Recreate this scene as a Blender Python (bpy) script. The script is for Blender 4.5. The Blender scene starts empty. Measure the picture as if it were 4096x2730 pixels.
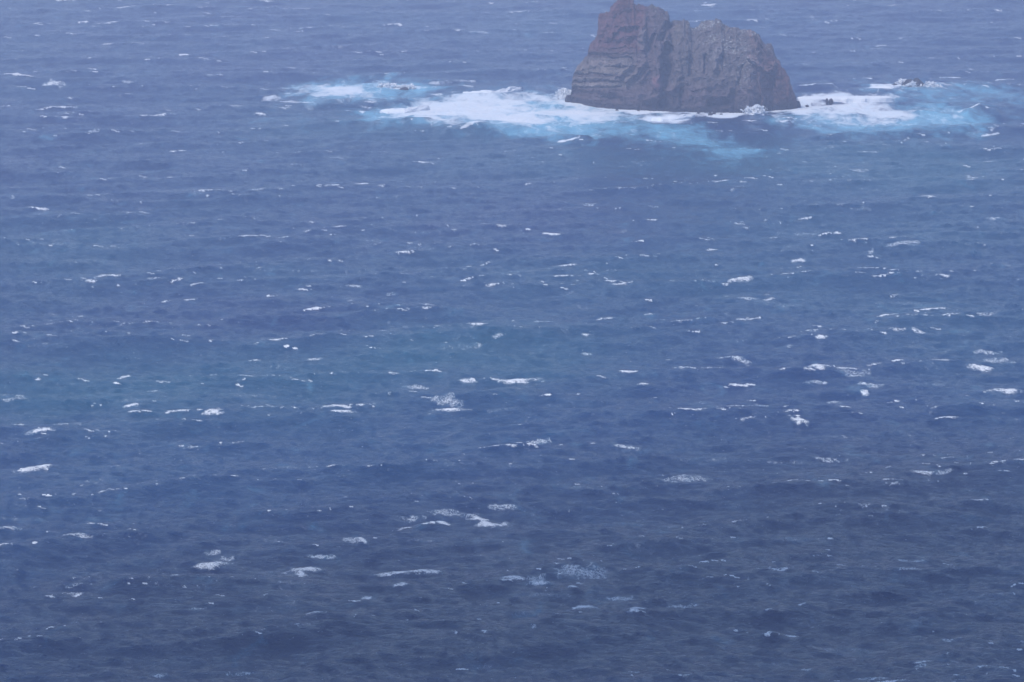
import bpy, math, random
import numpy as np
rad = math.radians
C = bpy.context.scene.collection
sc = bpy.context.scene

# ------------------------------------------------------------------ camera, sky, sun, exposure
CAM_H = 150.0
HFOV = rad(14.0)
PITCH = rad(9.208)
cam_d = bpy.data.cameras.new("camera")
cam_d.sensor_width = 36.0
cam_d.lens = 18.0 / math.tan(HFOV / 2)
cam_d.clip_start = 1.0
cam_d.clip_end = 120000.0
cam = bpy.data.objects.new("camera", cam_d)
C.objects.link(cam)
cam.location = (0, 0, CAM_H)
cam.rotation_euler = (rad(90) - PITCH, 0, 0)
sc.camera = cam

SUN_EL, SUN_AZ = 58.0, 235.0            # azimuth clockwise from +Y (camera looks along +Y)
world = bpy.data.worlds.new("World")
sc.world = world
world.use_nodes = True
wn, wl = world.node_tree.nodes, world.node_tree.links
wn.clear()
sky = wn.new("ShaderNodeTexSky")
sky.sky_type = 'NISHITA'
sky.sun_disc = False
sky.sun_elevation = rad(SUN_EL)
sky.sun_rotation = rad(SUN_AZ)
sky.altitude = 100
sky.air_density = 1.0
sky.dust_density = 0.3
sky.ozone_density = 4.5
bg = wn.new("ShaderNodeBackground")
bg.inputs[1].default_value = 0.113
wo = wn.new("ShaderNodeOutputWorld")
wl.new(sky.outputs[0], bg.inputs[0])
wl.new(bg.outputs[0], wo.inputs[0])

sun_d = bpy.data.lights.new("sun", 'SUN')
sun_d.energy = 2.0
sun_d.angle = rad(10)
sun_d.color = (1.0, 0.955, 0.92)
sun = bpy.data.objects.new("sun", sun_d)
C.objects.link(sun)
sun.rotation_euler = (rad(90 - SUN_EL), 0, -rad(SUN_AZ) + math.pi)

sc.view_settings.view_transform = 'Standard'
sc.view_settings.look = 'None'
sc.view_settings.gamma = 1.0
sc.view_settings.exposure = 0.88
sc.view_settings.use_curve_mapping = False
sc.cycles.volume_bounces = 1

# ------------------------------------------------------------------ measuring helpers
# photo measurements are turned into real world positions: a point on the water, or a point at a known distance
F = 2048.0 / math.tan(HFOV / 2)
cp, sp = math.cos(PITCH), math.sin(PITCH)

def ray(px, py):
    px = np.asarray(px, float); py = np.asarray(py, float)
    a = (px - 2048.0) / F; b = (1365.0 - py) / F
    return a, cp + b * sp, -sp + b * cp

def sea(px, py):
    x, y, z = ray(px, py)
    t = CAM_H / -z
    return x * t, y * t

def at_dist(px, py, Y):
    x, y, z = ray(px, py)
    t = Y / y
    return x * t, np.asarray(Y, float) + 0 * x, CAM_H + z * t

OV = 4096 / 2353.0                       # overview frame -> photo pixels
def ov(pts): return [(x * OV, y * OV) for x, y in pts]
def r1(pts): return [(2200 + x * 0.46749, y * 0.46749) for x, y in pts]
def r4(pts): return [(1000 + x * 0.59499, 280 + y * 0.59499) for x, y in pts]
def r5(pts): return [(3150 + x * 0.40204, 280 + y * 0.40204) for x, y in pts]

# ------------------------------------------------------------------ noise
def _perm(seed):
    r = np.random.RandomState(seed)
    return r.permutation(4096)

def vnoise(x, y, z=None, seed=0):
    """smooth gradient-free value noise in 2-D or 3-D, range -1..1"""
    p = _perm(seed)
    vals = np.random.RandomState(seed + 99).uniform(-1, 1, 4096)
    xi = np.floor(x).astype(np.int64); yi = np.floor(y).astype(np.int64)
    xf = x - xi; yf = y - yi
    u = xf * xf * xf * (xf * (xf * 6 - 15) + 10); v = yf * yf * yf * (yf * (yf * 6 - 15) + 10)
    if z is None:
        def h(a, b): return vals[p[(p[a & 4095] + b) & 4095]]
        return ((h(xi, yi) * (1 - u) + h(xi + 1, yi) * u) * (1 - v)
                + (h(xi, yi + 1) * (1 - u) + h(xi + 1, yi + 1) * u) * v)
    zi = np.floor(z).astype(np.int64); zf = z - zi
    w = zf * zf * zf * (zf * (zf * 6 - 15) + 10)
    def h3(a, b, c): return vals[p[(p[(p[a & 4095] + b) & 4095] + c) & 4095]]
    def pl(c):
        return ((h3(xi, yi, c) * (1 - u) + h3(xi + 1, yi, c) * u) * (1 - v)
                + (h3(xi, yi + 1, c) * (1 - u) + h3(xi + 1, yi + 1, c) * u) * v)
    return pl(zi) * (1 - w) + pl(zi + 1) * w

def fbm(x, y, z=None, oct=4, seed=0, gain=0.5, ridged=False):
    s = 0; a = 1.0; t = 0
    for o in range(oct):
        f = 2.03 ** o
        n = vnoise(x * f + 13.7 * o, y * f + 7.1 * o, None if z is None else z * f + 3.3 * o, seed + o)
        if ridged: n = 1 - 2 * np.abs(n)
        s = s + a * n; t += a; a *= gain
    return s / t

def sstep(a, b, x):
    t = np.clip((x - a) / (b - a), 0, 1)
    return t * t * (3 - 2 * t)

def seg_dist(px, py, pts, closed=False):
    d = np.full(px.shape, 1e9)
    n = len(pts)
    for i in range(n if closed else n - 1):
        ax, ay = pts[i]; bx, by = pts[(i + 1) % n]
        dx, dy = bx - ax, by - ay
        L = dx * dx + dy * dy + 1e-12
        t = np.clip(((px - ax) * dx + (py - ay) * dy) / L, 0, 1)
        d = np.minimum(d, np.hypot(px - ax - t * dx, py - ay - t * dy))
    return d

def poly_sd(px, py, pts):
    """signed distance, positive inside"""
    ins = np.zeros(px.shape, bool)
    n = len(pts); j = n - 1
    for i in range(n):
        xi, yi = pts[i]; xj, yj = pts[j]
        c = ((yi > py) != (yj > py)) & (px < (xj - xi) * (py - yi) / (yj - yi + 1e-12) + xi)
        ins ^= c; j = i
    d = seg_dist(px, py, pts, True)
    return np.where(ins, d, -d)

# ------------------------------------------------------------------ object helpers
def link_mesh(name, verts, faces, mat, parent=None, smooth=True, attrs=None):
    me = bpy.data.meshes.new(name)
    verts = np.asarray(verts, np.float32); faces = np.asarray(faces, np.int32)
    k = faces.shape[1]
    me.vertices.add(len(verts)); me.vertices.foreach_set("co", verts.ravel())
    me.loops.add(faces.size); me.loops.foreach_set("vertex_index", faces.ravel())
    me.polygons.add(len(faces))
    me.polygons.foreach_set("loop_start", np.arange(0, faces.size, k, dtype=np.int32))
    me.update(calc_edges=True)
    me.validate()
    me.polygons.foreach_set("use_smooth", np.full(len(me.polygons), smooth))
    for nm, arr in (attrs or {}).items():
        arr = np.asarray(arr, np.float32)
        if arr.ndim == 1:
            a = me.attributes.new(nm, 'FLOAT', 'POINT'); a.data.foreach_set("value", arr)
        else:
            a = me.attributes.new(nm, 'FLOAT_COLOR', 'POINT')
            a.data.foreach_set("color", np.c_[arr, np.ones(len(arr), np.float32)].astype(np.float32).ravel())
    me.materials.append(mat)
    o = bpy.data.objects.new(name, me)
    C.objects.link(o)
    if parent is not None: o.parent = parent
    return o

def tag(o, label=None, cat=None, group=None, kind=None):
    if label: o["label"] = label
    if cat: o["category"] = cat
    if group: o["group"] = group
    if kind: o["kind"] = kind
    return o

def grid_faces(nu, nv, base=0):
    i = np.arange(nu - 1)[:, None]; j = np.arange(nv - 1)[None, :]
    a = i * nv + j
    f = np.stack([a, a + nv, a + nv + 1, a + 1], -1).reshape(-1, 4)
    return f + base

# ------------------------------------------------------------------ material helpers
class NT:
    def __init__(self, name):
        self.m = bpy.data.materials.new(name); self.m.use_nodes = True
        self.n = self.m.node_tree.nodes; self.l = self.m.node_tree.links
        self.n.clear()
        self.out = self.n.new("ShaderNodeOutputMaterial")
    def node(self, t, **kw):
        nd = self.n.new(t)
        for k, v in kw.items(): setattr(nd, k, v)
        return nd
    def put(self, sock, v):
        if isinstance(v, bpy.types.NodeSocket): self.l.new(v, sock)
        elif v is not None:
            if isinstance(v, tuple) and len(v) == 3 and sock.type == 'RGBA': v = (*v, 1)
            sock.default_value = v
    def math(self, op, a, b=None, c=None, clamp=False):
        nd = self.node("ShaderNodeMath", operation=op, use_clamp=clamp)
        for i, v in enumerate((a, b, c)): self.put(nd.inputs[i], v)
        return nd.outputs[0]
    def mix(self, f, a, b):
        nd = self.node("ShaderNodeMix", data_type='RGBA')
        self.put(nd.inputs[0], f); self.put(nd.inputs[6], a); self.put(nd.inputs[7], b)
        return nd.outputs[2]
    def attr(self, nm, col=False):
        nd = self.node("ShaderNodeAttribute", attribute_name=nm)
        return nd.outputs["Color" if col else "Fac"]
    def coords(self, scale=(1, 1, 1), rot=(0, 0, 0)):
        tc = self.node("ShaderNodeNewGeometry")
        mp = self.node("ShaderNodeMapping")
        mp.inputs["Scale"].default_value = scale; mp.inputs["Rotation"].default_value = rot
        self.l.new(tc.outputs["Position"], mp.inputs[0])
        return mp.outputs[0]
    def noise(self, vec, scale, detail=3, rough=0.5, dist=0.0):
        nd = self.node("ShaderNodeTexNoise")
        self.put(nd.inputs["Vector"], vec); nd.inputs["Scale"].default_value = scale
        nd.inputs["Detail"].default_value = detail; nd.inputs["Roughness"].default_value = rough
        nd.inputs["Distortion"].default_value = dist
        return nd.outputs[0]
    def smooth(self, v, a, b):
        nd = self.node("ShaderNodeMapRange", interpolation_type='SMOOTHSTEP')
        self.put(nd.inputs[0], v); self.put(nd.inputs[1], a); self.put(nd.inputs[2], b)
        return nd.outputs[0]
    def bsdf(self, **kw):
        nd = self.node("ShaderNodeBsdfPrincipled")
        for k, v in kw.items(): self.put(nd.inputs[k.replace("_", " ")], v)
        self.l.new(nd.outputs[0], self.out.inputs[0])
        return nd

WAVE_ROT = rad(16)

def water_material():
    t = NT("sea_water")
    foam, lace, aer, pool = t.attr("foam"), t.attr("lace"), t.attr("aerated"), t.attr("surf")
    tone = t.attr("tone"); painted_shade = t.attr("painted_shade")
    deep = t.mix(tone, (0.0008, 0.025, 0.112), (0.0010, 0.070, 0.134))
    deep = t.mix(painted_shade, deep, (0.0003, 0.0085, 0.056))  # shade over the near water, mixed into its colour
    # cloudy aerated water: milky turquoise, with drifting streaks
    v_str = t.coords((1.0, 0.35, 1), (0, 0, -WAVE_ROT))
    n_a = t.noise(v_str, 0.16, 5, 0.62, 0.6)
    aer2 = t.smooth(t.math('ADD', aer, t.math('MULTIPLY', t.math('SUBTRACT', n_a, 0.5), 1.7)), 0.10, 1.15)
    col = t.mix(aer2, deep, (0.20, 0.50, 0.66))
    # surf pool: thick white foam broken by streaks
    n_p = t.noise(v_str, 0.22, 7, 0.7, 0.9)
    surf = t.smooth(t.math('ADD', pool, t.math('MULTIPLY', t.math('SUBTRACT', n_p, 0.5), 2.0)), 0.22, 0.98)
    # whitecaps: ragged dense foam
    n_f = t.noise(t.coords((0.6, 0.65, 1), (0, 0, -WAVE_ROT)), 2.4, 5, 0.75, 0.8)
    cap = t.smooth(t.math('ADD', foam, t.math('MULTIPLY', t.math('SUBTRACT', n_f, 0.5), 3.6)), 0.42, 0.90)
    n_s = t.noise(t.coords((0.5, 1.3, 1), (0, 0, -WAVE_ROT - 0.12)), 2.6, 4, 0.7, 0.6)
    cap = t.math('MULTIPLY', cap, t.math('ADD', 0.45, t.math('MULTIPLY', t.smooth(n_s, 0.34, 0.50), 0.55)))
    # lace: network of thin old-foam threads
    v_l = t.coords((1.0, 0.36, 1), (0, 0, -WAVE_ROT + 0.3))
    def filaments(sc_, wdt):
        nn = t.noise(v_l, sc_, 3, 0.6, 1.4)
        return t.math('SUBTRACT', 1.0, t.smooth(t.math('ABSOLUTE', t.math('SUBTRACT', nn, 0.5)), 0.0, wdt))
    thread = t.math('MAXIMUM', filaments(0.36, 0.040), t.math('MULTIPLY', filaments(0.85, 0.05), 0.8))
    n_l = t.noise(v_l, 0.9, 4, 0.6)
    lc = t.math('MULTIPLY', thread, t.smooth(t.math('ADD', lace, t.math('MULTIPLY', t.math('SUBTRACT', n_l, 0.5), 1.1)), 0.28, 0.9))
    milky = t.math('MULTIPLY', lace, 0.14, clamp=True)
    col = t.mix(milky, col, (0.22, 0.40, 0.52))
    ff = t.math('MAXIMUM', t.math('MAXIMUM', surf, cap), t.math('MULTIPLY', lc, 0.8), clamp=True)
    fcol = t.mix(t.math('MULTIPLY', t.smooth(n_p, 0.35, 0.65), surf), (0.90, 0.90, 0.90), (0.80, 0.86, 0.90))
    col = t.mix(ff, col, fcol)
    rough = t.math('ADD', 0.12, t.math('MULTIPLY', ff, 0.6))
    # ripples too small for the mesh
    n1 = t.noise(t.coords((0.62, 1.35, 1), (0, 0, -WAVE_ROT)), 0.85, 3, 0.6, 0.8)
    n2 = t.noise(t.coords((1.0, 1.8, 1), (0, 0, -WAVE_ROT - 0.35)), 2.8, 3, 0.6)
    n1 = t.math('SUBTRACT', 1.0, t.math('ABSOLUTE', t.math('SUBTRACT', t.math('MULTIPLY', n1, 3.0), 1.5)))
    b1 = t.node("ShaderNodeBump"); b1.inputs["Strength"].default_value = 1.0; b1.inputs["Distance"].default_value = 0.34
    t.put(b1.inputs["Height"], n1)
    b2 = t.node("ShaderNodeBump"); b2.inputs["Strength"].default_value = 1.0; b2.inputs["Distance"].default_value = 0.05
    t.put(b2.inputs["Height"], n2); t.put(b2.inputs["Normal"], b1.outputs[0])
    t.bsdf(Base_Color=col, Roughness=rough, IOR=1.333, Specular_Tint=(0.60, 0.78, 1.0), Normal=b2.outputs[0],
           Specular_IOR_Level=t.math('SUBTRACT', 0.19, t.math('MULTIPLY', ff, 0.18)))
    return t.m

def spray_material():
    t = NT("white_spray")
    n = t.noise(t.coords(), 1.1, 5, 0.65)
    col = t.mix(n, (0.80, 0.83, 0.86), (0.88, 0.88, 0.88))
    b = t.node("ShaderNodeBump"); b.inputs["Distance"].default_value = 0.5; t.put(b.inputs["Height"], n)
    t.bsdf(Base_Color=col, Roughness=0.9, Normal=b.outputs[0], Specular_IOR_Level=0.1)
    return t.m

def mist_material():
    """torn edge of the spray: droplets thin out, so the sheet is holed"""
    t = NT("blown_spray")
    n = t.noise(t.coords(), 1.3, 5, 0.7)
    thin = t.attr("thin")
    a = t.smooth(t.math('SUBTRACT', t.math('ADD', n, 0.25), thin), 0.0, 0.35)
    t.bsdf(Base_Color=(0.86, 0.87, 0.88), Roughness=0.9, Specular_IOR_Level=0.05, Alpha=a)
    return t.m

def rock_material():
    t = NT("volcanic_rock")
    base = t.attr("rock_colour", True)
    n1 = t.noise(t.coords((1, 1, 2.4)), 0.30, 7, 0.65, 0.5)
    n2 = t.noise(t.coords((1, 1, 1)), 1.6, 6, 0.7)
    n3 = t.noise(t.coords((2.0, 1.0, 0.35)), 0.7, 5, 0.65, 0.4)
    k = t.math('ADD', t.math('MULTIPLY', t.smooth(n1, 0.28, 0.72), 1.0), t.math('MULTIPLY', t.smooth(n2, 0.3, 0.7), 0.6))
    k = t.math('ADD', k, t.math('MULTIPLY', t.smooth(n3, 0.3, 0.7), 0.5)); k = t.math('MULTIPLY', k, 1.1)
    vm = t.node("ShaderNodeVectorMath", operation='SCALE'); t.put(vm.inputs[0], base); t.put(vm.inputs["Scale"], k)
    # pale droppings and bleached flakes, where the birds sit
    sp_ = t.noise(t.coords((1, 1, 1.9)), 1.5, 2, 0.5, 0.3)
    big = t.noise(t.coords(), 0.16, 3, 0.6)
    g = t.attr("guano")
    m = t.math('MULTIPLY', t.smooth(t.math('ADD', sp_, t.math('MULTIPLY', g, 0.13)), 0.685, 0.735), t.smooth(big, 0.42, 0.56))
    m = t.math('MULTIPLY', m, t.smooth(g, 0.02, 0.25))
    col = t.mix(m, vm.outputs[0], (0.42, 0.42, 0.40))
    b = t.node("ShaderNodeBump"); b.inputs["Distance"].default_value = 0.9; b.inputs["Strength"].default_value = 0.9
    t.put(b.inputs["Height"], t.math('ADD', n1, t.math('MULTIPLY', n2, 0.35)))
    t.bsdf(Base_Color=col, Roughness=0.85, Normal=b.outputs[0], Specular_IOR_Level=0.25)
    return t.m

M_WATER, M_SPRAY, M_MIST, M_ROCK = water_material(), spray_material(), mist_material(), rock_material()

# ------------------------------------------------------------------ the sea
def fft_tile(N, L, wind, wdir, seed, lmin, lmax, spread=4, hs=1.0, chop=1.0, tilt=0.0):
    r = np.random.RandomState(seed)
    k1 = 2 * np.pi * np.fft.fftfreq(N, L / N)
    KX, KY = np.meshgrid(k1, k1, indexing='ij')
    K = np.hypot(KX, KY); K[0, 0] = 1e-6
    Lw = wind ** 2 / 9.81
    cosf = (KX * wdir[0] + KY * wdir[1]) / K
    P = np.exp(-1 / (K * Lw) ** 2) / K ** 4 * (np.abs(cosf) ** spread + 0.02) * np.where(cosf < 0, 0.12, 1)
    P *= np.exp(-(K * 0.2) ** 2) * K ** tilt
    P[(K > 2 * np.pi / lmin) | (K < 2 * np.pi / lmax)] = 0
    H = (r.normal(size=K.shape) + 1j * r.normal(size=K.shape)) * np.sqrt(P)
    h = np.fft.ifft2(H).real
    s = hs / (4 * h.std())
    H = H * s; h = h * s
    dx = np.fft.ifft2(1j * KX / K * H).real; dy = np.fft.ifft2(1j * KY / K * H).real
    jxx = np.fft.ifft2(-KX * KX / K * H).real; jyy = np.fft.ifft2(-KY * KY / K * H).real
    jxy = np.fft.ifft2(-KX * KY / K * H).real
    J = (1 + chop * jxx) * (1 + chop * jyy) - (chop * jxy) ** 2
    return dict(N=N, L=L, h=h, dx=dx * chop, dy=dy * chop, J=J)

def sample(T, key, x, y):
    N, L = T['N'], T['L']
    u = (x / L * N) % N; v = (y / L * N) % N
    i = np.floor(u).astype(np.int64) % N; j = np.floor(v).astype(np.int64) % N
    fu = u - np.floor(u); fv = v - np.floor(v)
    i1 = (i + 1) % N; j1 = (j + 1) % N; A = T[key]
    return (A[i, j] * (1 - fu) + A[i1, j] * fu) * (1 - fv) + (A[i, j1] * (1 - fu) + A[i1, j1] * fu) * fv

wd = (math.sin(WAVE_ROT), -math.cos(WAVE_ROT))
wd2 = (math.sin(WAVE_ROT - 0.5), -math.cos(WAVE_ROT - 0.5))
T1 = fft_tile(1024, 613.0, 11.5, wd, 3, 2.6, 90.0, 4, 1.80, 1.35, 0.30)
T2 = fft_tile(512, 171.0, 8.0, wd2, 8, 1.0, 5.5, 4, 0.30, 1.0, 1.0)

def swell(x, y):
    c, s = math.cos(0.31), math.sin(0.31)
    x2, y2 = c * x - s * y, s * x + c * y
    return x2, y2

rows = np.concatenate([[-40000, -8000, -1500, 0, 250, 420], np.exp(np.arange(math.log(520), math.log(2250), 0.00112)), [2400, 2700, 3300, 4500, 8000, 16000, 45000]])
uf = np.linspace(-0.165, 0.165, 1000)
cols = np.concatenate([[-25, -6, -1.5, -0.5, -0.25, -0.19], uf, [0.19, 0.25, 0.5, 1.5, 6, 25]])
yy = np.repeat(rows[:, None], len(cols), 1)
wid = np.clip(rows, 500, 2400)
xx = cols[None, :] * wid[:, None]
fade = sstep(0, 1, np.minimum.reduce([sstep(0.165, 0.150, np.abs(cols))[None, :] + 0 * yy, sstep(520, 560, yy), sstep(2240, 2120, yy)]))
X, Y = xx.copy(), yy.copy()
h1, dx1, dy1, J1 = (sample(T1, k, X, Y) for k in ('h', 'dx', 'dy', 'J'))
X2, Y2 = swell(X, Y)
h2 = sample(T2, 'h', X2, Y2); a2, b2_ = sample(T2, 'dx', X2, Y2), sample(T2, 'dy', X2, Y2)
c_, s_ = math.cos(0.31), math.sin(0.31)
dx2, dy2 = c_ * a2 + s_ * b2_, -s_ * a2 + c_ * b2_
J2 = sample(T2, 'J', X2, Y2)
gust = 0.75 + 0.35 * fbm(X / 170, Y / 230, oct=2, seed=40)
Z = (h1 + h2 * gust) * fade
DX = (dx1 + dx2 * gust) * fade; DY = (dy1 + dy2 * gust) * fade
crest = np.clip(h1 / 0.8, -1, 2)

# world-space authoring space: x in metres, y shrunk (waves and foam lie in long streaks)
KY = 0.16
wx = X + 7.0 * fbm(X / 12, Y / 18, oct=5, seed=11, gain=0.6) 
wy = (Y + 16 * fbm(X / 14, Y / 26, oct=4, seed=23)) * KY
foam = np.zeros_like(X); lace = np.zeros_like(X); aer = np.zeros_like(X); surf = np.zeros_like(X)

def region(pts, pad):
    q = [sea(a, b) for a, b in pts]
    q = [(float(a), float(b) * KY) for a, b in q]
    xs = [a for a, b in q]; ys = [b for a, b in q]
    m = (X > min(xs) - pad) & (X < max(xs) + pad) & (Y * KY > min(ys) - pad) & (Y * KY < max(ys) + pad)
    return q, m

def paint_poly(arr, pts, val, soft, grow=0.0):
    if soft >= 1.3:
        soft = soft * 2.1
        grow -= soft * (0.55 if val > 0.6 else 0.2)
    q, m = region(pts, 12 + soft)
    if not m.any(): return
    sd = poly_sd(wx[m], wy[m], q)
    arr[m] = np.maximum(arr[m], val * sstep(-soft * 1.6 + grow, soft * 1.6 + grow, sd))

def paint_line(arr, pts, val, width, calm=True):
    q, m = region(pts, 12 + width)
    if not m.any(): return
    a, b = (X[m] + 0.5 * (wx[m] - X[m]), Y[m] * KY + 0.38 * (wy[m] - Y[m] * KY)) if calm else (wx[m], wy[m])
    d = seg_dist(a, b, q)
    arr[m] = np.maximum(arr[m], val * sstep(width * 1.5, width * 0.4, d))

# --- milky turquoise water round the islet
paint_poly(aer, r4([(300, 105), (500, 92), (900, 92), (1150, 108), (1250, 135), (1050, 165), (900, 185), (700, 195), (430, 200), (400, 165), (300, 150)]), 0.95, 1.6)
paint_poly(aer, r4([(760, 190), (1500, 140), (1850, 105), (2100, 150), (2353, 200), (2353, 450), (1900, 420), (1500, 375), (1000, 360), (620, 320), (800, 285), (1000, 240)]), 0.55, 2.5)
paint_poly(aer, r4([(800, 290), (1000, 265), (1500, 200), (2353, 200), (2353, 445), (1900, 415), (1500, 368), (1100, 350), (840, 345)]), 1.0, 1.6)
paint_poly(aer, r1([(0, 1000), (600, 960), (1000, 1060), (1300, 1130), (1550, 1230), (1700, 1270), (1500, 1290), (1200, 1240), (900, 1160), (500, 1150), (0, 1170)]), 0.85, 2.0)
paint_poly(aer, ov([(1480, 285), (1700, 318), (1760, 345), (1620, 352), (1480, 326), (1360, 300)]), 0.42, 4.0)
paint_poly(aer, r4([(100, 330), (400, 320), (420, 350), (80, 360)]), 0.35, 2.5)
paint_poly(aer, r5([(0, 440), (500, 430), (1100, 480), (1300, 400), (1600, 400), (1900, 440), (1960, 520), (1750, 590), (1250, 585), (1050, 560), (700, 600), (300, 520), (0, 480)]), 0.85, 2.0)
paint_poly(aer, r5([(1150, 480), (1350, 400), (1750, 410), (1920, 480), (1780, 575), (1300, 565)]), 1.0, 2.0)
paint_poly(aer, r5([(1040, 225), (1150, 190), (1900, 180), (2080, 200), (2300, 255), (2150, 275), (1800, 240), (1500, 250), (1350, 320), (1200, 235)]), 0.72, 2.4)
paint_poly(aer, r5([(680, 185), (900, 165), (1000, 200), (760, 200)]), 0.7, 1.5)
paint_poly(aer, r5([(950, 280), (1400, 260), (2350, 250), (2350, 480), (1900, 430), (1000, 440)]), 0.30, 5)
paint_poly(aer, r5([(0, 590), (600, 600), (1200, 600), (1200, 680), (300, 700)]), 0.25, 4)
paint_poly(aer, r1([(1750, 985), (2353, 1000), (2353, 1080), (2000, 1060), (1800, 1020)]), 0.6, 1.8)
# --- thick surf
paint_poly(surf, r4([(300, 108), (480, 100), (520, 112), (760, 105), (760, 160), (550, 185), (430, 192), (460, 155), (310, 142)]), 0.85, 1.3)
paint_poly(surf, r4([(860, 95), (1100, 100), (1110, 130), (990, 140), (870, 130)]), 0.95, 0.9)
paint_poly(surf, r4([(1140, 235), (1250, 228), (1450, 208), (1700, 183), (1900, 172), (2060, 180), (2090, 160), (2160, 165), (2353, 245), (2400, 330), (2200, 345), (1950, 352), (1600, 356), (1250, 352), (1050, 330), (1000, 310), (1180, 270)]), 1.0, 1.5)
paint_poly(surf, r4([(1700, 160), (1850, 150), (2050, 165), (2000, 190), (1800, 180)]), 0.5, 1.3)
paint_poly(surf, r4([(850, 285), (1050, 290), (1300, 330), (1250, 355), (1080, 345), (860, 310)]), 0.55, 1.5)
paint_poly(surf, r1([(0, 900), (180, 885), (330, 905), (450, 930), (600, 960), (520, 1010), (300, 1040), (0, 1060)]), 0.95, 1.5)
paint_poly(surf, r1([(0, 1060), (400, 1030), (700, 1030), (900, 1080), (700, 1120), (0, 1130)]), 0.42, 2.0)
paint_poly(surf, r1([(150, 860), (330, 895), (700, 922), (1170, 930), (1700, 945), (2100, 900), (2130, 940), (1900, 985), (1700, 985), (1300, 982), (1250, 975), (900, 972), (600, 962), (300, 930), (150, 900)]), 1.0, 0.8)
paint_poly(surf, r1([(380, 925), (900, 958), (860, 1010), (650, 1040), (350, 1070)]), 0.52, 2.2)
paint_poly(surf, r1([(0, 1080), (500, 1080), (900, 1110), (1100, 1160), (800, 1160), (300, 1150), (0, 1150)]), 0.40, 2.0)
paint_poly(surf, r1([(840, 985), (1150, 950), (1235, 985), (1150, 1018), (940, 1032), (800, 1010)]), 0.95, 1.0)
paint_poly(surf, r1([(1880, 1000), (2020, 1010), (2020, 1030), (1920, 1030)]), 0.9, 0.9)
paint_poly(surf, r5([(60, 268), (85, 252), (500, 250), (1060, 248), (1060, 272), (900, 292), (980, 315), (850, 335), (600, 330), (300, 330), (100, 340)]), 0.95, 1.0)
paint_poly(surf, r5([(60, 330), (400, 330), (700, 350), (860, 370), (1090, 395), (1080, 425), (1190, 440), (1170, 462), (950, 482), (780, 498), (400, 480), (200, 470), (0, 455), (0, 385), (90, 380)]), 0.98, 1.4)
paint_poly(surf, r5([(1230, 470), (1400, 420), (1850, 400), (1830, 440), (1700, 480), (1750, 560), (1400, 560)]), 0.36, 2.4)
paint_poly(surf, r5([(800, 188), (880, 140), (1050, 138), (1100, 150), (1400, 165), (1380, 132), (1420, 135), (1530, 180), (1600, 182), (1300, 184), (1180, 185), (1030, 207), (950, 195)]), 1.0, 0.8)
paint_poly(surf, r5([(1440, 125), (1500, 100), (1530, 100), (1500, 128)]), 0.8, 0.7)
for pts, v, w in (([(230, 217), (430, 222)], 0.7, 0.5), ([(640, 268), (780, 285)], 0.7, 0.5), ([(100, 195), (170, 185), (230, 205), (140, 205)], 0.6, 0.9),
                  ([(1220, 88), (1400, 75), (1490, 78)], 0.62, 0.7), ([(720, 245), (780, 250)], 0.7, 0.4), ([(980, 250), (1040, 252)], 0.6, 0.4),
                  ([(1380, 112), (1480, 125)], 0.45, 0.8), ([(1100, 350), (1310, 365)], 0.85, 0.5), ([(1400, 416), (1540, 390)], 0.95, 0.45), ([(2040, 487), (2220, 472)], 0.95, 0.45)):
    paint_line(surf, r4(pts), v, w)
for pts, v, w in (([(135, 185), (310, 172), (440, 160)], 1.0, 0.35), ([(670, 84), (750, 88)], 0.9, 0.3), ([(785, 84), (880, 90)], 1.0, 0.35), ([(2120, 508), (2200, 520), (2353, 527)], 1.0, 0.45),
                  ([(2000, 610), (2100, 583)], 0.9, 0.4), ([(1940, 655), (2080, 630)], 0.8, 0.3), ([(1720, 420), (1930, 398)], 0.9, 0.4), ([(2015, 412), (2060, 415)], 0.9, 0.35),
                  ([(1550, 72), (1720, 62)], 0.7, 0.3), ([(2080, 87), (2250, 80)], 0.85, 0.3), ([(1160, 675), (1165, 695)], 0.9, 0.6), ([(1970, 170), (2030, 178)], 0.9, 0.3)):
    paint_line(surf, r5(pts), v, w)

paint_poly(surf, r5([(850, 250), (1150, 252), (1250, 275), (1150, 310), (950, 330), (1000, 400), (1250, 440), (1200, 470), (900, 480), (860, 350)]), 0.50, 3.2)
paint_poly(surf, r5([(0, 470), (400, 485), (800, 505), (1150, 500), (900, 545), (400, 520), (0, 490)]), 0.38, 2.4)
paint_poly(surf, r4([(300, 106), (600, 96), (900, 100), (880, 140), (820, 165), (780, 188), (600, 190), (430, 198), (480, 160), (300, 148)]), 0.62, 1.8)
paint_poly(surf, r4([(820, 240), (1200, 215), (1500, 160), (1850, 130), (2100, 160), (1500, 230), (1000, 270)]), 0.34, 3.0)
paint_poly(surf, r4([(1200, 350), (1700, 350), (2353, 345), (2353, 440), (2000, 410), (1600, 372)]), 0.40, 2.2)
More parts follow.
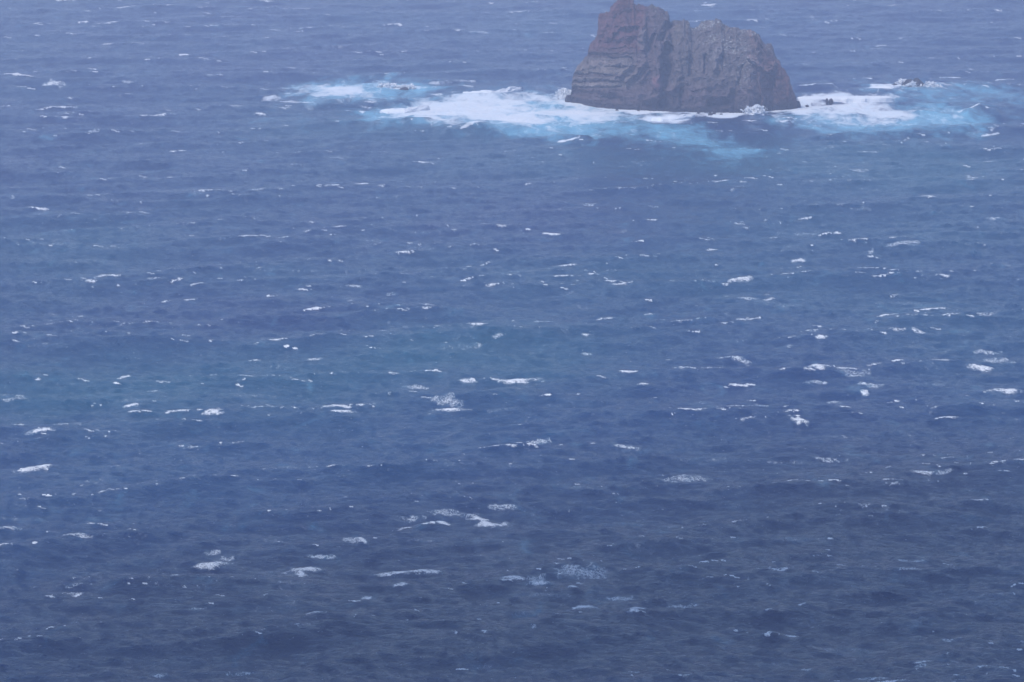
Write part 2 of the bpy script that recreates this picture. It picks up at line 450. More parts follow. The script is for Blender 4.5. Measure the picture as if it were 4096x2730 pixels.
# --- whitecaps measured one by one: x, y, width, height, rise, kind  (c crest, d dense patch, l lace)
CAPS = """190 51 30 5 0 c;152 2 50 4 0 c;420 126 25 4 0 c;905 57 50 4 0 c;45 177 80 5 -3 c;120 188 60 10 0 l;122 186 40 5 2 c;290 186 40 4 0 l;130 252 100 5 6 c;10 246 30 6 0 c;355 270 60 4 5 c;598 263 30 5 0 c
405 346 40 4 0 c;213 310 30 5 0 l;495 176 40 3 2 l;88 480 50 4 0 c;1357 469 32 8 0 l;1210 527 30 5 0 c;1637 575 30 6 0 c;1840 597 34 7 0 d;2010 588 32 4 -2 c;2003 580 12 12 8 l;1262 611 20 7 0 c;1298 613 65 4 4 c
250 643 60 4 0 c;1697 648 54 11 5 d;2140 713 90 4 6 c;2080 567 80 8 5 l;1905 540 60 4 4 c;1110 601 22 4 3 c;1070 605 30 3 2 c;1075 647 30 4 8 c;733 712 60 5 5 c;710 715 30 4 0 c;790 753 30 6 2 c;438 777 30 6 3 l;1105 793 28 9 0 l;1150 778 32 4 3 l
1350 771 26 5 0 d;1348 806 28 9 0 l;580 827 36 5 5 c;285 867 30 8 3 d;90 877 14 5 0 c;30 913 60 10 4 l;1005 857 30 4 0 c;1195 873 100 8 2 d;1080 874 40 8 -2 d;1135 871 50 3 0 c;1027 925 66 20 0 l;1040 947 80 5 -2 d;1273 910 40 7 0 l;1270 916 60 4 2 c
1480 887 30 5 0 d;1880 853 50 9 8 d;1965 858 75 14 0 l;1870 879 60 7 3 l;1985 885 22 10 0 d;1988 900 16 10 0 d;2010 884 40 12 0 l;2320 902 62 10 -3 d;2258 847 60 8 -2 d;2290 830 66 18 0 l;2270 805 60 8 0 l;2060 830 30 5 2 c;1840 971 40 11 0 d;2180 961 60 5 6 c;1700 830 50 7 -5 l;1890 780 30 5 0 d
295 938 44 6 3 d;320 951 60 5 0 c;400 954 60 5 0 c;490 955 46 7 2 d;795 950 58 5 -2 d;440 1028 50 6 3 l;420 1027 40 3 0 c;92 999 60 8 2 d;40 975 30 6 0 l;80 1079 72 13 12 d;30 1217 38 8 0 l;1160 1034 130 4 3 c;1205 1031 60 3 0 c;1240 1009 50 8 0 l;1440 1026 70 5 -3 l;1460 1029 36 4 0 c
1585 1103 98 18 6 l;1820 1113 80 4 9 c;1410 1136 28 4 0 c;975 1204 135 5 7 c;1010 1203 60 5 2 d;1135 1200 80 12 2 d;1108 1189 50 8 -3 d;1040 1180 110 12 3 l;1160 1165 70 8 0 l;950 1190 60 10 0 l;815 1245 62 22 -8 l;835 1249 34 8 -8 d;485 1268 32 12 0 l;490 1297 82 8 3 d;520 1285 50 14 10 l
700 1308 76 10 8 d;695 1318 34 12 0 d;905 1317 90 5 -2 d;965 1317 84 12 6 d;745 1280 60 7 -2 l;1180 1334 48 8 3 d;1165 1341 30 4 0 c;1235 1333 38 24 0 l;1240 1344 60 5 0 d;1340 1322 130 34 3 l;1430 1376 70 14 0 l;1465 1400 42 9 3 d;1462 1409 38 6 0 d;1345 1398 50 9 -2 d;1570 1391 60 14 4 l;1320 1358 40 4 0 d
920 1352 42 8 5 d;838 1379 26 9 3 d;1790 1459 96 4 2 c;1765 1459 40 6 0 c;1700 1450 60 3 -4 c;1640 1297 70 3 7 c;2090 1280 72 8 -3 l;2335 1352 36 5 6 c;1890 1281 60 4 -3 c;1910 1240 36 4 -2 c;1230 1447 16 8 0 l;370 1545 42 10 0 l;2110 1535 30 12 3 l;1990 1558 70 12 0 l;1850 1530 30 8 5 l
550 1540 60 7 4 l;1060 1530 40 4 0 c;2175 1470 46 8 0 l;2250 1210 40 4 3 c;455 1403 40 4 3 l;305 1221 30 4 0 c;940 743 22 4 3 c;1165 573 20 3 2 c;775 602 40 3 2 c;1395 737 60 3 6 c;620 682 30 4 0 c;1250 743 50 5 2 l;1490 720 30 3 0 c;1600 769 40 3 0 c;1535 822 26 4 2 c;2160 820 30 3 0 c
2115 765 30 10 -6 d;1810 790 20 8 0 l;1905 1050 70 6 0 l;2050 925 30 5 0 c;1945 941 30 4 -3 c;1915 925 40 8 0 l;1990 1095 30 4 3 c;1700 520 30 3 0 c;1840 610 20 3 0 c;1780 545 30 4 3 c;2130 460 40 4 2 c;2280 500 40 5 0 l;1300 640 40 3 0 c;1365 635 30 3 2 c;1470 560 40 3 3 c;700 668 40 3 0 c;820 660 40 5 2 l
900 670 30 5 0 l;930 583 60 3 2 c;985 705 50 3 2 c;380 688 30 5 5 c;440 686 50 3 3 c;190 720 40 4 2 l;40 775 40 3 0 c;160 745 30 3 0 c;660 800 40 3 -3 c;720 822 50 5 3 l;860 805 30 3 0 c;265 885 20 4 0 c;350 900 40 4 0 l;215 932 30 3 0 c;950 893 60 9 0 l;1330 905 40 4 4 l;1700 885 80 3 4 c"""
cap_list = []
for ln in CAPS.replace("\n", ";").split(";"):
    a = ln.split()
    cap_list.append((float(a[0]), float(a[1]), float(a[2]), float(a[3]), float(a[4]), a[5]))
for (cx, cy, w, h, rise, kd) in cap_list:
    px, py = cx * OV, cy * OV
    x0, y0 = map(float, sea(px - w * OV / 2, py + rise * OV / 2)); x1, y1 = map(float, sea(px + w * OV / 2, py - rise * OV / 2))
    mx, my = (x0 + x1) / 2, (y0 + y1) / 2
    hm = abs(float(sea(px, py - h * OV / 2)[1] - sea(px, py + h * OV / 2)[1]))
    Lh = max(math.hypot(x1 - x0, 0) / 2, 0.5)
    m = (np.abs(X - mx) < Lh * 1.5 + 3) & (np.abs(Y - my) < hm * 1.5 + abs(y1 - y0) / 2 + 8)
    if not m.any(): continue
    ux = (X[m] - mx) / Lh
    line = (y1 - y0) / 2 * ux
    k = 1.0 if kd != 'c' else 0.8
    bend = fbm(X[m] / max(Lh * 0.9, 2), Y[m] / 40, oct=3, seed=int(cx) % 97) * hm * (0.7 if kd == 'c' else 0.45)
    vy = (Y[m] - my - line - bend) / (max(hm, 1.0) / 2 * (0.50 if kd == 'c' else 0.9))
    if kd != 'l': Z[m] += 0.6 * min(1.0, Lh / 3.5) * np.exp(-((Y[m] - my - line - bend - 0.6) / 2.2) ** 2 - ux ** 2 * 0.8)
    if kd == 'c':
        vy = vy / (0.55 + 0.9 * np.clip(0.5 + fbm(X[m] / max(Lh * 0.35, 0.8), Y[m] * 0, oct=2, seed=int(cy) % 89), 0, 1))
        e = np.abs(ux) ** 3 + vy ** 2 + 1.1 * np.clip(fbm(X[m] / 1.3, Y[m] / 9, oct=3, seed=int(cx) % 71) + 0.05, 0, 1)
        foam[m] = np.maximum(foam[m], 1.1 * sstep(1.7, 0.35, e))
    elif kd == 'd':
        e = ux ** 2 + vy ** 2 + 1.3 * fbm(X[m] / max(Lh * .5, 1), Y[m] / max(hm * .4, 1.5), oct=4, seed=int(cx) % 83, gain=0.65)
        foam[m] = np.maximum(foam[m], 1.0 * sstep(1.7, -0.1, e))
        lace[m] = np.maximum(lace[m], 0.6 * sstep(2.2, 0.8, e))
    else:
        e = ux ** 2 + vy ** 2 + 1.5 * fbm(X[m] / max(Lh * .5, 1), Y[m] / max(hm * .5, 2), oct=4, seed=int(cx) % 79, gain=0.65)
        lace[m] = np.maximum(lace[m], 1.0 * sstep(2.2, -0.2, e))
        foam[m] = np.maximum(foam[m], 0.42 * sstep(0.9, 0.0, e))

vn_small = np.random.RandomState(3).uniform(-1, 1, (64, 64))
# --- the many small whitecaps: on the steep crests of the waves
rs = np.random.RandomState(5)
n_small = 5400
uy = 1 / rs.uniform(1 / 2150.0, 1 / 540.0, n_small)          # even scatter over the water as seen from the cliff ...
uy = np.where(rs.rand(n_small) < 0.45, rs.uniform(540, 2150, n_small), uy)
ux_ = rs.uniform(-0.155, 0.155, n_small) * uy
clus = fbm(ux_ / 45, uy / 110, oct=2, seed=201)
ri = np.clip(np.searchsorted(rows, uy), 0, len(rows) - 1)
for q in range(n_small):
    i0 = ri[q]; j0 = int(np.clip(np.searchsorted(xx[i0], ux_[q]), 20, len(cols) - 20))
    sl = slice(max(i0 - 9, 7), min(i0 + 9, len(rows) - 8))
    colh = Z[sl, j0]
    i0 = sl.start + int(np.argmax(colh))
    if Z[i0, j0] < 0.32: continue
    mx, my = xx[i0, j0], rows[i0]
    if clus[q] < rs.uniform(-0.22, 0.45): continue
    big = rs.rand() ** 5
    Lh = (0.28 + 2.2 * big) * (0.6 + my / 1500.0); hm = (0.38 + 0.8 * big * rs.rand()) * (0.4 + my / 620.0)
    di = int(min(20, 3 + 2.2 * hm / (0.00112 * my))); dj = int(min(40, 3 + 1.6 * Lh / (0.00033 * my)))
    S = (slice(max(i0 - di, 0), i0 + di + 1), slice(max(j0 - dj, 0), j0 + dj + 1))
    a = (X[S] - mx) / Lh; b = (Y[S] - my - (X[S] - mx) * 0.28 - 0.8 * hm * np.sin((X[S] - mx) / Lh * 2 + q)) / hm
    e = np.abs(a) ** 2.4 + b ** 2
    if rs.rand() < 0.88: foam[S] = np.maximum(foam[S], (0.45 + 0.55 * rs.rand()) * sstep(1.6, 0.3, e))
    else: lace[S] = np.maximum(lace[S], 0.9 * sstep(2.2, 0.2, e)); 
for q in range(4800):
    d_ = 1 / rs.uniform(1 / 2150.0, 1 / 540.0) if rs.rand() < 0.5 else rs.uniform(560, 2150)
    i0 = int(np.clip(np.searchsorted(rows, d_), 8, len(rows) - 10)); j0 = rs.randint(20, len(cols) - 30)
    blk = Z[i0 - 5:i0 + 5, j0]
    i0 = i0 - 5 + int(np.argmax(blk))
    if Z[i0, j0] < 0.30 or vn_small[i0 % 64, j0 % 64] < rs.uniform(-0.5, 0.4): continue
    wj = rs.randint(1, 5)
    foam[i0, j0:j0 + wj] = np.maximum(foam[i0, j0:j0 + wj], rs.uniform(0.7, 1.3))
    if rs.rand() < 0.3: foam[i0 - 1, j0 + wj:j0 + 2 * wj] = 0.9
Jf = sstep(0.30, 0.02, J1 * 0.55 + J2 * 0.45) * fade
foam = np.maximum(foam, 0.62 * Jf)
# faint wind streaks of old foam everywhere
lace = np.maximum(lace, 0.46 * sstep(0.18, 0.75, fbm(X / 13, Y / 9, oct=4, seed=61)) * fade)
aer = np.maximum(aer, 0.12 * lace)

# --- colour of the water body: patches of green-blue where sand and air are stirred in, near-water shade painted in as darker grey-blue
tone = 0.22 + 0.35 * fbm(X / 60, Y / 160, oct=3, seed=70)
painted_shade = np.zeros_like(X)
def blob(arr, cx, cy, w, h, val):
    mx, my = map(float, sea(cx * OV, cy * OV))
    Lx = w * OV * my / F
    hy = abs(float(sea(cx * OV, (cy - h) * OV)[1] - sea(cx * OV, (cy + h) * OV)[1])) / 2
    e = ((wx - mx) / Lx) ** 2 + ((wy / KY - my) / hy) ** 2
    arr += val * np.exp(-e * 0.8)
for b in ((600, 860, 460, 85, 0.72), (1150, 800, 330, 60, 0.6), (150, 900, 260, 60, 0.4), (1300, 620, 420, 60, 0.45), (2150, 530, 280, 70, 0.55), (150, 560, 260, 60, 0.35),
          (1450, 370, 480, 40, 0.55), (2050, 380, 400, 70, 0.6), (1900, 700, 300, 60, 0.3), (500, 640, 260, 40, 0.3), (1000, 300, 300, 25, 0.5)):
    blob(tone, *b)
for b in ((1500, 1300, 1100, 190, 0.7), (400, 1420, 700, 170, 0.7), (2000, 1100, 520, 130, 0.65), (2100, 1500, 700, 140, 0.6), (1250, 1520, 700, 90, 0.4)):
    blob(painted_shade, *b)
tone = np.clip(tone, 0, 1) * (1 - np.clip(painted_shade, 0, 1) * 0.7); painted_shade = np.clip(painted_shade, 0, 1)

surf *= np.clip(0.93 + 0.75 * fbm(wx / 15, Y / 22, oct=5, seed=77, gain=0.6) + 0.12 * fbm(X / 60, Y / 120, oct=2, seed=78), 0.3, 1.1)
# --- steep swells that rear up on the shoal
def ridge(pts, height, w):
    global Z
    q, m = region(pts, 40)
    d = seg_dist(X[m], Y[m] * KY, q)
    Z[m] += height * np.exp(-(d / w) ** 2)
ridge(r4([(850, 378), (1100, 352), (1350, 366), (1700, 382), (1950, 425), (2250, 460)]), 1.2, 1.6)
ridge(r4([(1330, 425), (1540, 394), (1700, 430)]), 1.1, 1.3)
ridge(r5([(1800, 440), (1930, 400), (2080, 440)]), 1.7, 1.3)
ridge(r5([(100, 192), (440, 165)]), 1.4, 0.8)
ridge(r5([(1050, 570), (1250, 580), (1500, 598), (1800, 594)]), 1.0, 1.0)
calm = np.zeros_like(X)
paint_poly(calm, r1([(200, 870), (400, 860), (2000, 860), (2080, 930), (1900, 985), (600, 990), (300, 950)]), 0.75, 4.0)
Z *= 1 - calm

V = np.stack([X + DX, Y + DY, Z], -1).reshape(-1, 3)
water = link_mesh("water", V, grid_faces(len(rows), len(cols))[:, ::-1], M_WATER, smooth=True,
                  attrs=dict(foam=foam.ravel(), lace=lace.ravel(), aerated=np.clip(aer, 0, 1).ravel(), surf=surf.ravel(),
                             tone=tone.ravel(), painted_shade=painted_shade.ravel()))
tag(water, "wind-whipped deep blue sea with whitecaps", kind="structure")

# ------------------------------------------------------------------ the islet
SKY = r1([(175, 885), (176, 840), (180, 780), (186, 720), (200, 650), (225, 575), (262, 535), (300, 495), (326, 470), (331, 420), (345, 375), (385, 330), (405, 290), (412, 240),
          (414, 170), (425, 135), (460, 115), (500, 97), (512, 88), (511, 60), (530, 45), (552, 22), (570, 8), (574, -10), (600, -16), (650, -12), (676, 2), (690, 10), (700, 6), (714, 2), (720, 36),
          (748, 44), (756, 34), (800, 42), (850, 48), (880, 42), (915, 58), (960, 75), (1000, 100), (1018, 125), (1022, 165), (1032, 186), (1065, 172), (1090, 178), (1100, 170),
          (1130, 172), (1148, 166), (1156, 182), (1176, 182), (1195, 205), (1205, 242), (1228, 243), (1260, 228), (1300, 195), (1340, 176), (1375, 172), (1400, 168), (1460, 170),
          (1475, 200), (1500, 225), (1560, 240), (1600, 240), (1650, 255), (1720, 250), (1760, 275), (1800, 320), (1815, 355), (1860, 375), (1895, 388), (1912, 420), (1926, 465),
          (1955, 520), (1985, 570), (2004, 605), (2045, 660), (2066, 740), (2090, 800), (2108, 850), (2120, 925)])
BASE = r1([(175, 885), (250, 892), (330, 905), (400, 918), (560, 930), (750, 940), (900, 948), (1170, 955), (1300, 962), (1600, 960), (1700, 962), (1850, 945), (1980, 935), (2120, 925)])

def resample(pts, s):
    p = np.array(pts, float)
    return p, s

def smooth_interp(xq, xp, fp): return np.interp(xq, xp, fp)

nU, nV = 760, 330
P = np.array(SKY); seg = np.hypot(*(P[1:] - P[:-1]).T); arc = np.r_[0, np.cumsum(seg)]; arc /= arc[-1]
u = np.linspace(0, 1, nU)
sx = np.interp(u, arc, P[:, 0]); sy = np.interp(u, arc, P[:, 1])
sy = sy + 3.0 * fbm(u * 170, u * 0, oct=3, seed=21, gain=0.7) * np.sin(np.pi * u) ** 0.3; sx = sx + 1.6 * fbm(u * 150, u * 0 + 9, oct=3, seed=22) * np.sin(np.pi * u) ** 0.3
yl = float(sea(*SKY[0])[1]); yr = float(sea(*SKY[-1])[1])
xl, xr = SKY[0][0], SKY[-1][0]
fx = (sx - xl) / (xr - xl)
ridgeY = yl + (yr - yl) * fx + 9.0 * np.sin(np.pi * np.clip(fx, 0, 1))
bxp = 0.72 * sx + 0.28 * (xl + (xr - xl) * u)
bp = np.array(BASE)
byp = np.interp(bxp, bp[:, 0], bp[:, 1])
BX, BY = sea(bxp, byp)
TX, TY, TZ = at_dist(sx, sy, ridgeY)
v = np.linspace(0, 1, nV)[None, :]
cu = lambda a: a[:, None]
thick = np.clip(np.sin(np.pi * np.clip(fx, 0.0, 1)), 0, 1) ** 0.6
zb = -4.0
Zr = zb + (cu(TZ) - zb) * v
vv = np.clip(Zr / np.maximum(cu(TZ), 0.5), 0, 1)
prof = 0.35 * vv + 0.65 * vv ** 2.2
Yr = cu(BY) + (cu(TY) - cu(BY)) * prof
Xr = cu(BX) + (cu(TX) - cu(BX)) * vv
# screen-plane coordinates of every surface point in the measuring frame of the cliff face (for placing ledges, gullies, caves)
def cliff_uv(x, y, z):
    dz = z - CAM_H
    fwd = y * cp - dz * sp; up = y * sp + dz * cp
    px = 2048 + F * x / fwd; py = 1365 - F * up / fwd
    return (px - 2200) / 0.46749, py / 0.46749
CU, CV = cliff_uv(Xr, Yr, Zr)
wu = CU + 26 * fbm(CU / 70, CV / 70, oct=4, seed=5); wv = CV + 22 * fbm(CU / 60, CV / 45, oct=4, seed=6)
edge = np.minimum(sstep(0.0, 0.05, cu(u)), sstep(1.0, 0.95, cu(u)))
topf = sstep(1.0, 0.93, vv)
D = np.zeros_like(CU)
def feat(pts, w, d, sharp=0.35):
    dd = seg_dist(wu, wv, pts)
    D[...] += 1.05 * d * sstep(w, w * sharp, dd)
feat([(1000, 420), (1005, 620)], 62, -7.0, 0.55)
feat([(985, 600), (965, 900)], 48, -3.5)
feat([(1035, 190), (945, 340)], 38, -5.0)
feat([(1120, 690), (1115, 880)], 36, -2.8)
feat([(935, 330), (925, 730)], 24, 3.4)
feat([(905, 700), (930, 745)], 40, 3.2)
feat([(820, 520), (650, 700)], 18, 2.6); feat([(850, 590), (780, 690)], 14, 1.6); feat([(700, 560), (560, 660)], 16, 1.6)
feat([(780, 260), (800, 400)], 32, 3.2); feat([(830, 130), (770, 330)], 28, 2.2); feat([(880, 300), (860, 420)], 30, -3.0)
feat([(480, 320), (660, 210)], 12, 1.8); feat([(600, 260), (740, 250)], 26, -1.8); feat([(560, 150), (700, 120)], 30, -1.5)
feat([(420, 380), (720, 360)], 40, -1.2)
for a, b, d in (([(325, 465), (440, 470), (560, 492), (700, 500)], 11, -2.6), ([(200, 640), (420, 636), (600, 655), (760, 652)], 10, -2.4), ([(186, 702), (400, 700), (620, 690)], 9, -2.2),
                ([(540, 566), (640, 574), (760, 568)], 8, -2.0), ([(180, 745), (460, 748), (620, 735)], 10, -2.0), ([(420, 418), (620, 410), (720, 425)], 8, -1.6),
                ([(215, 600), (420, 545), (700, 535)], 26, 1.5), ([(190, 675), (600, 675)], 16, 1.2), ([(190, 724), (450, 726)], 12, 1.2), ([(340, 440), (700, 450)], 14, 1.2)):
    feat(a, b, d * 0.6, 0.3)
feat([(1795, 640), (1818, 900)], 13, 3.2); feat([(1875, 640), (1900, 860)], 55, -3.0); feat([(1700, 490), (1850, 610)], 18, 2.2); feat([(1850, 600), (1930, 540)], 12, 1.8)
feat([(1715, 260), (1760, 390)], 22, 2.0); feat([(1760, 290), (1860, 460)], 16, 1.8)
feat([(1435, 430), (1405, 585)], 20, 2.8); feat([(1335, 470), (1330, 610)], 16, -2.6); feat([(1480, 600), (1450, 470)], 16, -1.8)
feat([(1205, 480), (1205, 650)], 26, -3.0); feat([(1165, 350), (1160, 470)], 24, 1.8); feat([(1090, 440), (1110, 640)], 20, 1.8)
feat([(1380, 880), (1490, 880)], 55, -4.0, 0.5); feat([(840, 890), (1000, 880)], 45, -2.6); feat([(820, 860), (950, 790), (1150, 700)], 22, 2.0)
feat([(1560, 780), (1570, 920)], 40, -2.2); feat([(1650, 560), (1600, 760)], 22, -1.8); feat([(600, 860), (460, 850)], 40, -1.8); feat([(1220, 740), (1500, 700)], 40, 1.6)
feat([(180, 790), (560, 830)], 40, -2.0)
low_left = sstep(820, 640, CU) * sstep(390, 450, CV)
relief = 1.9 * fbm(Xr / 7.5, Zr / 11, Yr / 9, oct=5, seed=31, ridged=True) + 1.0 * fbm(Xr / 2.6, Zr / 3.2, Yr / 3.2, oct=5, seed=37, gain=0.6, ridged=True)
strat = 0.9 * fbm(Xr / 26, Zr / 1.5, Yr / 20, oct=4, seed=45)
D += relief * (1 - 0.55 * low_left) + strat * (0.35 + 0.9 * low_left)
step_ = 0.5 * fbm(Xr / 1.0, Zr / 1.1, Yr / 1.1, oct=3, seed=52)
D = (D * 0.88 + step_) * (0.12 + 0.88 * edge) * (0.25 + 0.75 * topf)
Yf = Yr - D
Xf = Xr + 0.35 * fbm(Xr / 3, Zr / 2.5, oct=4, seed=55) * sstep(0, 0.3, vv)
Zf = Zr + 1.0 * fbm(Xr / 1.5, Yr / 2, oct=4, seed=58, gain=0.7) * vv
front = np.stack([Xf, Yf, Zf], -1)
# far side: same crest, falling to a rounded back shore
nB = 90
vb = np.linspace(0, 1, nB)[None, ::-1]
backY = ridgeY + 24 * thick + 1.0
Zb = zb + (Zf[:, -1:] - zb) * vb
q = np.clip(Zb / np.maximum(cu(TZ), 0.5), 0, 1)
Yb = cu(backY) + (Yf[:, -1:] - cu(backY)) * (0.4 * q + 0.6 * q ** 2.5)
Xb = Xf[:, :1] * 0 + cu(BX) + (Xf[:, -1:] - cu(BX)) * q
ripple = (2.2 * fbm(Xb / 7, Zb / 9, Yb / 8, oct=5, seed=33, ridged=True)) * sstep(1.0, 0.9, vb) * edge
Yb = Yb + ripple
back = np.stack([Xb, Yb, Zb], -1)[:, 1:]
allv = np.concatenate([front, back], 1)
# rock colours by bed and face
pu, pv = np.full(allv.shape[:2], 1.0), np.full(allv.shape[:2], 1.0)
CU2, CV2 = cliff_uv(allv[..., 0], allv[..., 1], allv[..., 2])
cw = CU2 + 40 * fbm(allv[..., 0] / 6, allv[..., 2] / 6, allv[..., 1] / 6, oct=4, seed=71)
cv = CV2 + 30 * fbm(allv[..., 0] / 5, allv[..., 2] / 5, allv[..., 1] / 5, oct=4, seed=72)
col = np.zeros(allv.shape); col[...] = (0.080, 0.060, 0.057)
def tint(mask, c):
    global col
    col = col * (1 - mask[..., None]) + np.array(c) * mask[..., None]
tint(sstep(900, 760, cw) * sstep(470, 400, cv), (0.092, 0.046, 0.044))                       # red scoria cap
tint(sstep(1750, 1850, cw) * sstep(430, 560, cv) * 0.9, (0.092, 0.048, 0.044))               # red flank on the right
tint(sstep(960, 1100, cw) * sstep(1800, 1650, cw) * sstep(820, 650, cv), (0.088, 0.077, 0.068))   # weathered grey-olive block
tint(sstep(800, 640, cw) * sstep(455, 500, CV2) * sstep(770, 740, CV2), (0.112, 0.100, 0.086))    # banded tuff
for y0, y1, c in ((640, 660, (0.055, 0.042, 0.045)), (695, 712, (0.05, 0.04, 0.04)), (466, 494, (0.06, 0.038, 0.04)), (712, 738, (0.17, 0.155, 0.13)), (520, 560, (0.145, 0.125, 0.105)), (575, 630, (0.150, 0.132, 0.100))):
    tint(sstep(760, 560, cw) * sstep(y0 - 7, y0 + 3, CV2 + 9 * (cv - CV2) / 30) * sstep(y1 + 7, y1 - 3, CV2 + 9 * (cv - CV2) / 30) * 0.6, c)
tint(sstep(60, 20, seg_dist(cw, cv, [(910, 690), (925, 740)])) * 0.8, (0.125, 0.066, 0.068))
tint(sstep(45, 15, seg_dist(cw, cv, [(790, 270), (785, 390)])) * 0.7, (0.15, 0.135, 0.12))
tint(sstep(40, 12, seg_dist(cw, cv, [(1720, 260), (1760, 390)])) * 0.8, (0.19, 0.135, 0.11))
tint(sstep(34, 10, seg_dist(cw, cv, [(1700, 490), (1830, 600)])) * 0.8, (0.17, 0.115, 0.095))
tint(sstep(34, 10, seg_dist(cw, cv, [(1850, 600), (1930, 540)])) * 0.6, (0.15, 0.105, 0.09))
tint(sstep(40, 12, seg_dist(cw, cv, [(1435, 420), (1400, 580)])) * 0.7, (0.14, 0.13, 0.12))
tint(sstep(26, 8, seg_dist(cw, cv, [(850, 60), (900, 60)])) * 0.6, (0.10, 0.11, 0.07))
tint(sstep(70, 30, seg_dist(cw, cv, [(1100, 270), (1060, 330)])) * 0.5, (0.12, 0.105, 0.075))
tint(sstep(780, 850, cv) * 0.55, (0.052, 0.042, 0.044))                                      # sea-stained lower walls
tint(sstep(3.0, 0.8, allv[..., 2] + 1.2 * fbm(allv[..., 0] / 3, allv[..., 1] / 3, oct=3, seed=80)) * 0.85, (0.020, 0.019, 0.020))   # wet black tide band
col *= np.array([1.08, 0.96, 1.0])
gu = np.maximum.reduce([sstep(260, 60, seg_dist(CU2, CV2, [(1300, 200), (1450, 330), (1620, 480)])), 0.8 * sstep(140, 40, seg_dist(CU2, CV2, [(1600, 240), (1740, 260)])),
                        0.7 * sstep(90, 30, seg_dist(CU2, CV2, [(1680, 600), (1640, 700)])), 0.4 * sstep(80, 30, seg_dist(CU2, CV2, [(930, 120), (960, 340)])), 0.8 * sstep(60, 20, seg_dist(CU2, CV2, [(1870, 400), (1890, 420)]))])
rock = link_mesh("sea_stack", allv.reshape(-1, 3), grid_faces(nU, allv.shape[1]), M_ROCK, attrs=dict(rock_colour=col.reshape(-1, 3), guano=gu.ravel()))
tag(rock, "tall reddish-brown volcanic sea stack with banded left cliff and two summits", "sea stack")

# ------------------------------------------------------------------ low rocks awash
def blob_mesh(nu, nv):
    th = np.linspace(0, 2 * np.pi, nu, endpoint=False)[:, None]; ph = np.linspace(-0.5 * np.pi, 0.5 * np.pi, nv)[None, :]
    x = np.cos(th) * np.cos(ph); y = np.sin(th) * np.cos(ph); z = np.sin(ph) + 0 * th
    i = np.arange(nu)[:, None]; j = np.arange(nv - 1)[None, :]
    a = i * nv + j; b = ((i + 1) % nu) * nv + j
    return x, y, z, np.stack([a, b, b + 1, a + 1], -1).reshape(-1, 4)

def small_rock(label, p0, p1, seed, humps=None, depth=None, colr=(0.035, 0.030, 0.032), group="low black rocks awash round the sea stack"):
    """p0 left-top, p1 right-bottom of the rock in photo pixels; the waterline is at p1's row"""
    cx = (p0[0] + p1[0]) / 2
    _, y0 = map(float, sea(cx, p1[1]))
    xa, _, zt = map(float, at_dist(p0[0], p0[1], y0)); xb, _, _ = map(float, at_dist(p1[0], p1[1], y0))
    w = (xb - xa) / 2; hgt = zt; dep = depth or w * 0.9
    x, y, z, f = blob_mesh(64, 40)
    z = np.where(z < 0, z * 0.5, z)
    n = fbm(x * 1.6 + seed, y * 1.6, z * 1.6, oct=4, seed=seed, ridged=True) * 0.16 + fbm(x * 5, y * 5 + seed, z * 5, oct=3, seed=seed + 1) * 0.07
    r = 1 + n
    sq = 1 + 0.18 * (x * x * z * z + x * x * y * y)
    Xs, Ys, Zs = x * r * sq * w, y * r * sq * dep, z * r * sq * hgt
    if humps is not None:
        prof = np.interp(Xs / w, [h_[0] for h_ in humps], [h_[1] for h_ in humps])
        Zs = np.where(Zs > 0, Zs * prof, Zs)
    vs = np.stack([Xs, Ys, Zs], -1).reshape(-1, 3)
    colv = np.zeros_like(vs); colv[:] = colr
    o = link_mesh("low_rock", vs, f, M_ROCK, attrs=dict(rock_colour=colv, guano=np.zeros(len(vs))))
    o.location = ((xa + xb) / 2, y0 + dep * 0.6, -0.15)
    return tag(o, label, "rock", group)

def q5(x, y): return r5([(x, y)])[0]
def q4(x, y): return r4([(x, y)])[0]
def q1(x, y): return r1([(x, y)])[0]
small_rock("largest low rock, twin-humped, in white surf to the right of the sea stack", q5(1120, 92), q5(1395, 172), 3,
           [(-1, 0.15), (-0.72, 0.45), (-0.45, 0.85), (-0.15, 0.9), (0.0, 0.72), (0.1, 0.95), (0.35, 1.0), (0.65, 0.7), (1, 0.25)], depth=4.5)
small_rock("thin flat rock tip just left of the twin-humped rock", q5(1030, 138), q5(1102, 165), 5)
small_rock("left one of two small upright black rocks standing in foam", q5(382, 287), q5(409, 325), 7, depth=1.6)
small_rock("right one of two small upright black rocks standing in foam", q5(414, 290), q5(456, 327), 9, depth=1.8)
small_rock("flat dark rock in foam between the sea stack and the upright pair", q5(180, 346), q5(212, 360), 11)
small_rock("round dark boulder touching the right foot of the sea stack", q1(2108, 866), q1(2145, 912), 13, depth=2.5)
small_rock("jagged black rock at the left foot of the sea stack, in spray", q1(130, 820), q1(195, 880), 15, depth=3.0)
small_rock("low dark hump breaking the surf of the far left foam patch", q4(1008, 118), q4(1066, 136), 17)
small_rock("rock edge half covered by wash, left of the low dark hump", q4(938, 97), q4(1000, 120), 19, depth=1.5)
small_rock("larger boulder in the thin foam strip before the sea stack", q1(1353, 962), q1(1392, 986), 21)
small_rock("smaller boulder beside the larger one in the thin foam strip", q1(1388, 960), q1(1420, 976), 23)
small_rock("tiny dark stone in foam before the left cliff of the stack", q1(560, 934), q1(586, 944), 25)
small_rock("tiny dark stone in foam below the stack's dark cave", q1(1255, 960), q1(1280, 972), 27)
small_rock("tiny dark stone in foam left of the tall white splash", q1(1452, 970), q1(1478, 980), 29)
small_rock("tiny dark stone at the foot of the tall white splash", q1(1684, 982), q1(1702, 992), 31)
small_rock("tiny dark stone in foam near the middle of the stack's left half", q1(744, 940), q1(770, 952), 33)

